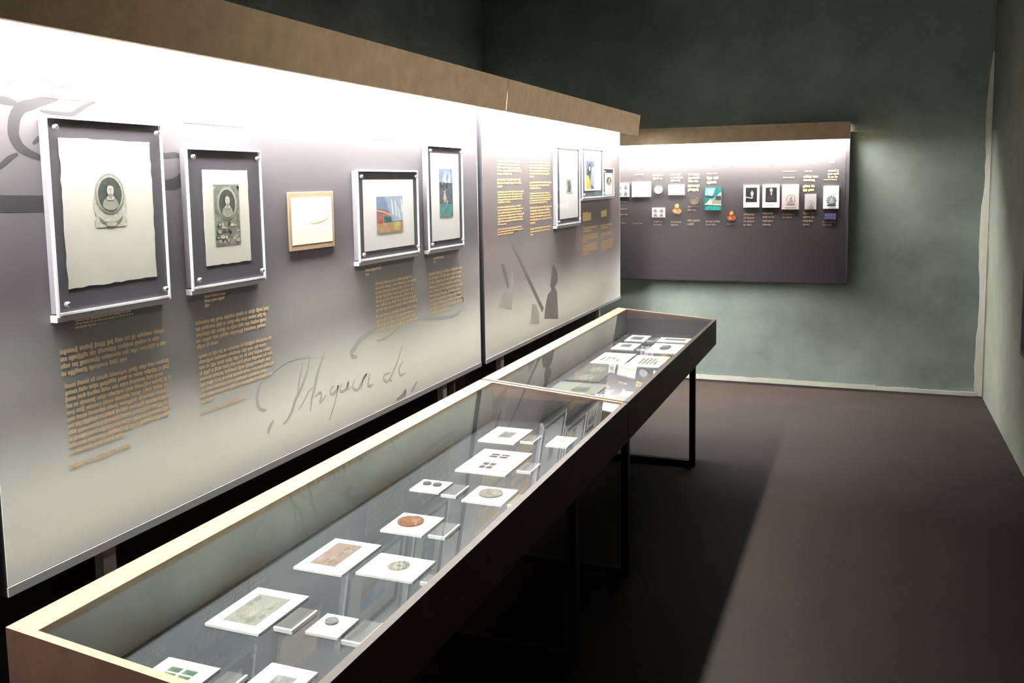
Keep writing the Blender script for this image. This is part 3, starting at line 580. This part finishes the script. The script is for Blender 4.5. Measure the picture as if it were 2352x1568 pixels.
def disc(t, r, F, h0, h1, m1, m2, name='disc', relief=True, seed=1):
    mb = MB(); n = 32; c = ((r[0]+r[2])/2, (r[1]+r[3])/2); ra, rb = (r[2]-r[0])/2, (r[3]-r[1])/2
    P = lambda k, s_: (c[0]+ra*s_*math.cos(2*math.pi*k/n), c[1]+rb*s_*math.sin(2*math.pi*k/n))
    for k in range(n):
        mb.poly([F.pt(*P(k, 1), h0), F.pt(*P(k+1, 1), h0), F.pt(*P(k+1, 1), h1), F.pt(*P(k, 1), h1)], m1)
        mb.poly([F.pt(*P(k, 1), h1), F.pt(*P(k+1, 1), h1), F.pt(*P(k+1, .9), h1), F.pt(*P(k, .9), h1)], m1)
        mb.poly([F.pt(*P(k, .9), h1), F.pt(*P(k+1, .9), h1), F.pt(*P(k+1, .86), h1-.001), F.pt(*P(k, .86), h1-.001)], m1)
    mb.poly([F.pt(*P(k, .86), h1-.001) for k in range(n)], m1); mb.build(name, t)
    if relief:
        mb = MB(); rr_ = (c[0]-ra*.8, c[1]-rb*.8, c[0]+ra*.8, c[1]+rb*.8)
        pg(mb, F, rr_, [(.25, .12), (.75, .12), (.68, .34), (.58, .42), (.66, .55), (.64, .78), (.5, .9), (.36, .8), (.32, .6), (.38, .42), (.3, .32)], h1+.0004, m2)
        pg(mb, F, rr_, [(.44, .42), (.6, .46), (.63, .7), (.5, .8), (.42, .62)], h1+.0009, m1); mb.build('relief', t)
disc(t, r_, FB, .0005, .010, mat('pale_silver', (0.24, 0.26, 0.255), .45, .1, 50), C(0.40, 0.42, 0.42))
def d_ticket(mb, F, r, h):
    pg(mb, F, r, [(.12, .08), (.92, .08), (.92, .16), (.12, .16)], h, C(0.3, 0.3, 0.33, n=.4, s=90))
    for a in (.33, .68): pg(mb, F, r, [(a-.01, .16), (a+.02, .16), (a+.02, .9), (a-.01, .9)], h+.0002, C(0.4, 0.4, 0.42)); pg(mb, F, r, [(a-.14, .82), (a+.04, .82), (a+.04, .9), (a-.14, .9)], h+.0003, C(0.6, 0.35, 0.3))
item('ticket', 'white landscape card with two thin vertical columns, upper row', 'card', d_ticket, name='printed_ticket')
item('stampB', 'lilac grey block of four stamps below the silver medal', 'stamps', four([(0.60, 0.52, 0.56), (0.22, 0.2, 0.22)]), m=C(0.66, 0.6, 0.62), name='stamp_block')
def figure(t, r, F, cols, name='figure_relief'):
    mb = MB(); a, b, c = [C(*k, n=.3, s=40) for k in cols]
    def ext(pts, h0, h1, m):
        w = r[2]-r[0]; tt = r[3]-r[1]; P = [(r[0]+w*x, r[1]+tt*y) for x, y in pts]
        mb.poly([F.pt(*p, h1) for p in P], m)
        for i in range(len(P)): mb.poly([F.pt(*P[i], h0), F.pt(*P[(i+1) % len(P)], h0), F.pt(*P[(i+1) % len(P)], h1), F.pt(*P[i], h1)], m)
    ext([(.12, .18), (.3, .02), (.75, .0), (.98, .2), (.92, .45), (.62, .58), (.36, .55), (.08, .42)], .0005, .008, b)
    ext([(.36, .55), (.3, .78), (.42, .97), (.6, 1.0), (.72, .85), (.68, .6)], .0005, .010, c)
    ext([(.42, .62), (.4, .82), (.55, .9), (.62, .75), (.58, .62)], .010, .012, a)
    ext([(.3, .15), (.5, .12), (.55, .4), (.35, .42)], .008, .010, a); mb.build(name, t)
for key, lab, cols in (('orange', 'orange gold bust shaped cut-out in the lower row', ((0.62, 0.42, 0.2), (0.50, 0.28, 0.11), (0.55, 0.4, 0.18))),
                       ('red', 'red and orange figure cut-out lowest on the panel', ((0.8, 0.38, 0.15), (0.55, 0.13, 0.05), (0.62, 0.22, 0.10)))):
    r_ = BK[key]; t = thing('figure_cutout', ((r_[0]+r_[2])/2, YP, r_[1]), lab, 'cut-out', BG); figure(t, r_, FB, cols)
r_ = BK['coin']; t = thing('bronze_coin', ((r_[0]+r_[2])/2, YP, r_[1]), 'dark bronze coin left of the turquoise picture', 'coin', BG)
disc(t, r_, FB, .0005, .009, mat('dark_bronze', (0.10, 0.08, 0.065), .5, .2, 50), C(0.26, 0.2, 0.15))
def d_teal(mb, F, r, h):
    rq(mb, F, r, h, C(0.01, 0.20, 0.21, n=.3, s=25))
    pg(mb, F, r, [(.02, .68), (.05, .97), (.66, .98), (.56, .78), (.44, .62), (.2, .6)], h+.0003, C(0.22, 0.52, 0.56, n=.3, s=30)); ell(mb, F, r, .40, .80, .16, .11, h+.0006, C(0.45, 0.72, 0.75))
    pg(mb, F, r, [(.0, .62), (.5, .56), (.55, .62), (.1, .66)], h+.0006, C(0.03, 0.05, 0.06))
    pg(mb, F, r, [(.0, .24), (.3, .5), (.6, .56), (1, .82), (1, .25)], h+.0008, C(0.30, 0.29, 0.22, n=.3, s=40))
    pg(mb, F, r, [(.66, .6), (1, .8), (1, .62), (.78, .6)], h+.0010, C(0.72, 0.74, 0.72)); pg(mb, F, r, [(.64, .46), (.98, .46), (.98, .64), (.7, .64)], h+.0012, C(0.04, 0.05, 0.06))
    pg(mb, F, r, [(.02, .27), (.22, .40), (.34, .52), (.48, .38), (.4, .27)], h+.0014, C(0.60, 0.56, 0.42)); pg(mb, F, r, [(0, .26), (1, .22), (1, .27), (.0, .3)], h+.0016, C(0.62, 0.64, 0.6))
    pg(mb, F, r, [(.05, .02), (.9, .02), (.95, .18), (.5, .22), (.1, .2)], h+.0018, C(0.02, 0.30, 0.27, n=.4, s=40))
item('teal', 'turquoise and sand coloured picture at the middle of the panel', 'picture', d_teal, m=C(0.02, 0.22, 0.22), name='colour_picture')
def d_ph(kind):
    def f_(mb, F, r, h):
        q = sub(r, .14, .24, .86, .90) if kind == 1 else sub(r, .18, .24, .85, .88)
        rq(mb, F, q, h, C(0.012, 0.012, 0.012)); L_ = C(0.6, 0.58, 0.52); G_ = C(0.24, 0.23, 0.2)
        if kind == 1:
            ell(mb, F, q, .56, .60, .13, .16, h+.0004, L_); pg(mb, F, q, [(.46, .66), (.5, .82), (.62, .8), (.66, .64), (.6, .7)], h+.0006, G_)
            pg(mb, F, q, [(.45, .46), (.5, .3), (.64, .3), (.66, .48), (.56, .42)], h+.0007, C(0.4, 0.38, 0.34)); pg(mb, F, q, [(0, .30), (.3, .26), (.6, .22), (.6, .30), (.3, .34), (0, .38)], h+.0009, C(0.55, 0.52, 0.45))
            for cx in (.51, .60): ell(mb, F, q, cx, .62, .02, .014, h+.0010, C(0.03, 0.03, 0.03), 8)
        else:
            pg(mb, F, q, [(.08, .05), (.92, .05), (.82, .45), (.6, .58), (.38, .58), (.14, .42)], h+.0003, C(0.035, 0.035, 0.035))
            ell(mb, F, q, .50, .80, .125, .14, h+.0005, L_); pg(mb, F, q, [(.42, .64), (.60, .64), (.56, .5), (.5, .44), (.46, .52)], h+.0006, C(0.5, 0.5, 0.47)); pg(mb, F, q, [(.44, .74), (.58, .74), (.55, .68), (.47, .68)], h+.0008, G_)
            for cx in (.455, .545): ell(mb, F, q, cx, .81, .02, .014, h+.0009, C(0.03, 0.03, 0.03), 8)
            textlines(mb, F, r[0]+(r[2]-r[0])*.3, r[1]+(r[3]-r[1])*.14, (r[2]-r[0])*.4, .012, 1, 1, h+.0003, C(0.5, 0.55, 0.55), rnd)
    return f_
item('ph1', 'black and white photograph of a person in profile holding a stick, white border', 'photograph', d_ph(1), name='photograph')
item('ph2', 'black and white photograph of a person in a dark coat, white border with caption', 'photograph', d_ph(2), name='photograph')
def d_sketch(c, y0, y1):
    def f_(mb, F, r, h):
        q = sub(r, .25, y0, .80, y1); ell(mb, F, q, .5, .5, .5, .5, h, C(*[k*1.0 for k in c], n=.3, s=120)); ell(mb, F, q, .5, .5, .38, .38, h+.0003, C(0.6, 0.58, 0.56))
        pg(mb, F, q, [(.25, .1), (.8, .1), (.7, .45), (.6, .8), (.42, .75), (.35, .45)], h+.0005, C(*[k*.8 for k in c], n=.3, s=120))
        pg(mb, F, q, [(.0, .0), (1, .0), (.95, .12), (.05, .12)], h+.0006, C(*c)); rq(mb, F, sub(r, .2, .06, .85, .09), h, C(*c))
    return f_
item('pink', 'tall pinkish sheet with a faint sketch, right of the two photographs', 'document', d_sketch((0.42, 0.36, 0.36), .2, .6), m=C(0.68, 0.58, 0.58), name='sketch_sheet')
item('small', 'small pale grey sheet under the gold caption, between the pink sheet and the crest sheet', 'document', d_sketch((0.42, 0.42, 0.42), .12, .6), m=C(0.60, 0.56, 0.55), name='sketch_sheet')
def d_crest(mb, F, r, h):
    rq(mb, F, sub(r, .15, .65, .9, .67), h, C(0.5, 0.52, 0.54)); q = sub(r, .2, .14, .85, .58); K_ = C(0.06, 0.07, 0.07)
    for k in range(12):
        a = k*math.pi/6; ell(mb, F, q, .5+.42*math.cos(a), .5+.42*math.sin(a), .09, .09, h+.0001*k, C(0.16, 0.18, 0.2), 8)
    ell(mb, F, q, .5, .5, .36, .36, h+.0014, C(0.4, 0.42, 0.44)); pg(mb, F, q, [(.3, .25), (.72, .25), (.62, .5), (.66, .75), (.45, .8), (.38, .5)], h+.0017, C(0.62, 0.64, 0.66))
    pg(mb, F, q, [(0, -.08), (1, -.08), (.85, .1), (.6, .04), (.5, .14), (.4, .04), (.15, .1)], h+.0019, K_)
item('crest', 'white sheet with a black wreathed emblem, rightmost on the panel', 'document', d_crest, name='emblem_sheet')
def d_blue(mb, F, r, h):
    for i in range(4):
        for j in range(2): q = sub(r, .04+.24*i, .08+.46*j, .24+.24*i, .46+.46*j); rq(mb, F, q, h, C(0.08, 0.09, 0.28, n=.4, s=90)); ell(mb, F, q, .5, .5, .25, .3, h+.0003, C(0.3, 0.3, 0.5), 8)
item('blue', 'dark blue strip of small stamps below the emblem sheet', 'stamps', d_blue, m=C(0.14, 0.14, 0.34), name='stamp_block')
# canopy of the far panel
t = thing('light_canopy', ((bx0+bx1)/2, YP-.07, .326), 'brown light canopy over the dark timeline panel on the far wall', 'light canopy')
MB().box(bx0, bx1+.002, YP-.150, YP-.132, .326, .470, M_wood).build('front_board', t)
MB().box(bx0, bx1+.002, YP-.132, YB-.03, .452, .470, M_wood).build('top_board', t)
MB().box(bx0+.01, bx1-.016, YP-.130, YP-.004, .416, .420, M_inner).build('lamp_housing', t)
MB().box(bx0+.02, bx1-.035, YP-.115, YP-.02, .410, .4155, M_ledb).build('lamp_strip', t)
MB().box(bx1-.012, bx1+.002, YP-.131, YP-.002, .388, .4515, M_wood).box(bx1-.012, bx1+.002, YP-.002, YB-.03, .402, .4515, M_wood).build('end_board', t)  # boards added to cut the lamp spill onto the wall beside the panel
# dark panel on the right wall, only its far edge in view
t = thing('exhibition_panel', (.85, 3.7, -.955), 'dark panel on the right wall, only its far edge in view', 'display panel')
mb = MB().box(.785, XR-.014, 2.0, 5.38, -.955, .43, M_dark); mb.build('panel_box', t)
MB().box(.782, .7848, 2.04, 5.35, -.93, .40, C(0.05, 0.045, 0.05)).build('printed_face', t)

# ================================================================ DISPLAY CASES
M_cap = mat('front_cap', (0.05, 0.038, 0.028), .5, .1, 14)
TAN = math.tan(.0831); zt = lambda x: -1.01-(x+1)*TAN      # sloping top plane
XA, XB = -1.735, -1.0
def slope(mb, x0, x1, y0, y1, up, th, m):
    mb.hexa([(x0, y0, zt(x0)+up-th), (x1, y0, zt(x1)+up-th), (x1, y1, zt(x1)+up-th), (x0, y1, zt(x0)+up-th), (x0, y0, zt(x0)+up), (x1, y0, zt(x1)+up), (x1, y1, zt(x1)+up), (x0, y1, zt(x0)+up)], m); return mb
def case(y0, y1, trestles, label):
    t = thing('display_case', ((XA+XB)/2, (y0+y1)/2, FL), label, 'display case', None)
    zb = -1.192
    # boards: the tops follow the slope
    def board(x0, x1, ya, yb, nm, m=M_wood):
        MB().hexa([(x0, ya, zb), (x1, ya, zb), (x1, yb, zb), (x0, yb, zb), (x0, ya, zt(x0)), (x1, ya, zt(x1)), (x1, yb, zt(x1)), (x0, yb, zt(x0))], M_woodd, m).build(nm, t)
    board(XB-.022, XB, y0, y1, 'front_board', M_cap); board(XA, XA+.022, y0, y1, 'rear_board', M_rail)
    board(XA+.022, XB-.022, y0, y0+.022, 'end_board', M_rail); board(XA+.022, XB-.022, y1-.022, y1, 'end_board', M_rail)
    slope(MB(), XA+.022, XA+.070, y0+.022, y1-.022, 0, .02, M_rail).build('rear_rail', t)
    MB().box(XA+.022, XB-.022, y0+.022, y1-.022, zb, -1.132, M_base).build('base_board', t)
    MB().box(XA+.068, XA+.070, y0+.022, y1-.022, -1.1318, zt(XA+.07)-.0205, M_lining).build('rear_lining', t)
    ln = MB().box(XA+.07, XB-.022, y1-.024, y1-.022, -1.1318, zt(XB)-.012, M_base); ln.build('end_lining', t)
    slope(MB(), XA+.0705, XB-.0225, y0+.0225, y1-.0225, -.003, .005, M_glass).build('glass_top', t)
    for yy in trestles:
        for xx in (XB-.025, XA+.15):
            MB().box(xx-.018, xx+.018, yy-.018, yy+.018, FL+.036, zb, M_steel).build('leg', t)
        MB().box(XA+.15-.018, XB-.007, yy-.018, yy+.018, FL, FL+.036, M_steel).build('foot_bar', t)
    return t
case(1.327, 3.926, (1.85, 3.17), 'long brown glazed display case in the foreground with stamp and coin cards')
case(3.940, 6.530, (3.975, 5.72), 'brown glazed display case behind the foreground one, near the far wall')

def cardmb(r, z, m, th=.012):
    mb = MB(); mb.box(r[0], r[2], r[1], r[3], z, z+th, m); return mb
def crect(r): return (r[1], -r[2], r[3], -r[0])           # (x0,y0,x1,y1) -> (a=y, b=-x)
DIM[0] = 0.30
ZB = -1.1318; CT = .007
FC = CRD(ZB+CT)
def card(key, label, cat, draw, m=M_white, name='exhibit_card', th=CT):
    rs = CARD[key]; r_ = rs[0]; grp = 'white exhibit cards in the foreground case' if key[0] == 'C' else 'exhibit cards in the far case'
    t = thing(name, ((r_[0]+r_[2])/2, (r_[1]+r_[3])/2, ZB), label, cat, grp)
    cardmb(r_, ZB, m, th).build('card', t)
    for q in rs[1:]:
        draw(t, crect(q), CRD(ZB+th))
    return t
def pr(fn):
    def g(t, r, F): mb = MB(); fn(mb, F, r, .0005); mb.build('print', t)
    return g
def coin(c1, c2, rough=.35, metal=.6):
    c1 = tuple(k*.4 for k in c1); c2 = tuple(k*.4 for k in c2)
    def g(t, r, F):
        d = min(r[2]-r[0], r[3]-r[1]); ca, cb = (r[0]+r[2])/2, (r[1]+r[3])/2; q = (ca-d/2*1.08, cb-d/2*1.08, ca+d/2*1.08, cb+d/2*1.08)
        disc(t, q, F, 0, .006, mat('coin_%d%d' % (int(c1[0]*999), int(c1[2]*999)), c1, rough, .15, 60, metal=metal), mat('coinr_%d%d' % (int(c2[0]*999), int(c2[2]*999)), c2, rough, metal=metal), name='coin')
    return g
soft = lambda a, b, n, sd: pr(lambda mb, F, r, h: blobs(mb, F, r, h, C(*a, n=.15, s=30), b, n, sd))
sketch = pr(lambda mb, F, r, h: blobs(mb, F, r, h, C(0.62, 0.62, 0.55, n=.1, s=40), [(0.42, 0.43, 0.35), (0.34, 0.35, 0.3), (0.55, 0.55, 0.48)], 12, 5))
def four_c(a, b):
    return pr(lambda mb, F, r, h: four([a, b])(mb, F, r, h))
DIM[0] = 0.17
card('C1', 'white card with a faint green sketch, topmost in the foreground case', 'card', sketch)
_n = [0]
def c2(t, r, F):
    _n[0] += 1
    pr(lambda mb, F_, r_, h: four([(0.30, 0.17, 0.15), (0.20, 0.10, 0.09)] if _n[0] == 1 else [(0.20, 0.20, 0.18), (0.12, 0.12, 0.11)])(mb, F_, r_, h))(t, r, F)
card('C2', 'largest white card, a pink block above a grey block of stamps', 'card', c2)
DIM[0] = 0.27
card('C3', 'small white card with two dark medallions side by side', 'card', coin((0.16, 0.17, 0.14), (0.34, 0.34, 0.28), metal=.2))
card('C4', 'white card with one round silver grey coin, near the front board', 'card', coin((0.26, 0.25, 0.23), (0.42, 0.41, 0.37), metal=.3))
card('C5', 'white card with one round copper coloured coin', 'card', coin((0.42, 0.17, 0.08), (0.6, 0.33, 0.2), metal=.3))
card('C6', 'white card with a pink and brown picture', 'card', soft((0.52, 0.36, 0.31), [(0.62, 0.52, 0.5), (0.30, 0.25, 0.17), (0.52, 0.2, 0.13), (0.58, 0.4, 0.36)], 14, 9))
def wreath(cols):
    def f_(mb, F, r, h):
        rg = random.Random(3); w = r[2]-r[0]; t_ = r[3]-r[1]
        for k in range(13):
            a = k*2*math.pi/13; ell(mb, F, r, .5+.36*math.cos(a), .5+.34*math.sin(a), .13, .13, h+.00002*k, C(*rg.choice(cols)), 8)
        ell(mb, F, r, .5, .5, .24, .24, h+.0005, C(0.78, 0.72, 0.68)); pg(mb, F, r, [(.4, .35), (.62, .35), (.55, .65), (.45, .65)], h+.0007, C(*cols[0]))
    return pr(f_)
card('C7', 'white card with a small brown wreath emblem, right of the pink picture card', 'card', wreath([(0.34, 0.3, 0.26), (0.5, 0.38, 0.33), (0.5, 0.46, 0.34)]))
card('C8', 'white bordered card with a large grey engraving', 'card', soft((0.50, 0.49, 0.44), [(0.36, 0.36, 0.28), (0.58, 0.57, 0.48), (0.30, 0.31, 0.3), (0.44, 0.45, 0.36)], 16, 12))
card('C9', 'small square white card with a dull grey coin', 'card', coin((0.30, 0.31, 0.29), (0.42, 0.42, 0.4), .5, .2))
card('C10', 'white card with four green stamps at the near end of the case', 'card', four_c((0.24, 0.38, 0.27), (0.12, 0.24, 0.15)))
card('C11', 'white card with a pale lilac grey print at the bottom edge of the view', 'card', soft((0.52, 0.53, 0.56), [(0.6, 0.6, 0.64), (0.42, 0.43, 0.47)], 8, 2))
def lines_(c, k=5):
    def f_(mb, F, r, h): textlines(mb, F, r[0], r[3], r[2]-r[0], (r[3]-r[1])/k, k, .6, h, C(*c), random.Random(6), .5)
    return pr(f_)
card('C12', 'white text card standing among reflections near the front board of the foreground case', 'card', lines_((0.4, 0.4, 0.4)))
card('D1', 'pale card with a grey print, farthest left in the far case', 'card', soft((0.40, 0.40, 0.37), [(0.24, 0.24, 0.22), (0.5, 0.5, 0.46)], 8, 3))
card('D2', 'wide white card with a brown strip, farthest in the far case', 'card', soft((0.42, 0.33, 0.28), [(0.3, 0.2, 0.16), (0.5, 0.45, 0.4)], 6, 4))
card('D3', 'white card with a bluish print left of the emblem card', 'card', soft((0.48, 0.5, 0.52), [(0.34, 0.38, 0.44), (0.6, 0.6, 0.6)], 8, 6))
card('D4', 'large white card with a dark red wreath emblem', 'card', wreath([(0.28, 0.16, 0.15), (0.36, 0.25, 0.22), (0.25, 0.25, 0.18)]))
M_trace = mat('tracing_paper', (0.58, 0.60, 0.55), .8)
card('D5', 'large greyish translucent paper, left of a pair', 'paper', lines_((0.46, 0.47, 0.44), 4), m=M_trace, name='paper_document', th=.004)
card('D6', 'large greyish translucent paper, right of a pair, next to the front board', 'paper', lines_((0.46, 0.40, 0.38), 5), m=M_trace, name='paper_document', th=.004)
card('D7', 'dark grey sheet bearing two small white framed stamps', 'card', pr(lambda mb, F, r, h: (rq(mb, F, r, h, C(0.74, 0.75, 0.7)), rq(mb, F, sub(r, .2, .2, .8, .8), h+.0003, C(0.40, 0.42, 0.34, n=.3, s=60)), ell(mb, F, r, .5, .5, .2, .22, h+.0006, C(0.6, 0.58, 0.5), 12))), m=C(0.27, 0.30, 0.28), name='stamp_sheet', th=.005)
card('D9', 'light grey sheet with a dark framed print, nearest in the far case', 'card', soft((0.22, 0.23, 0.21), [(0.4, 0.4, 0.36), (0.12, 0.12, 0.12)], 7, 15), m=C(0.62, 0.65, 0.60), name='print_sheet', th=.005)
card('D11', 'small white caption card against the near end of the far case', 'card', lines_((0.5, 0.46, 0.42), 3), name='caption_card')
card('D12', 'small white caption card in the near front corner of the far case', 'card', lines_((0.5, 0.5, 0.5), 3), name='caption_card')
LBL = {'C1': 'beside the card with the green sketch', 'C2': 'beside the largest stamp card', 'C3': 'beside the two-medallion card', 'C4': 'beside the silver coin card', 'C5': 'beside the copper coin card',
       'C7': 'beside the wreath emblem card', 'C8': 'beside the grey engraving card', 'C9': 'beside the dull grey coin card', 'C10': 'beside the green stamps', 'D1': 'beside the farthest pale card', 'D3': 'beside the bluish print', 'D9': 'beside the nearest grey sheet in the far case'}
M_lab = mat('label_grey', (0.06, 0.06, 0.062), .5)
for k, r_ in LAB.items():
    t = thing('caption_label', ((r_[0]+r_[2])/2, (r_[1]+r_[3])/2, ZB), 'small grey acrylic caption label '+LBL[k], 'label', 'acrylic caption labels in the cases')
    e = .006
    MB().box(r_[0], r_[2]-e, r_[1]+e, r_[3], ZB, ZB+.010, M_lab).build('plate', t)
    MB().box(r_[2]-e, r_[2], r_[1], r_[3], ZB, ZB+.0105, M_edge).box(r_[0], r_[2]-e, r_[1], r_[1]+e, ZB, ZB+.0105, M_edge).build('bright_edge', t)
    mb = MB(); textlines(mb, CRD(ZB+.010), r_[1]+.015, -r_[0]-.008, (r_[3]-r_[1])*.75, .011, 3, .6, .0004, C(0.33, 0.33, 0.33), rnd); mb.build('caption_text', t)
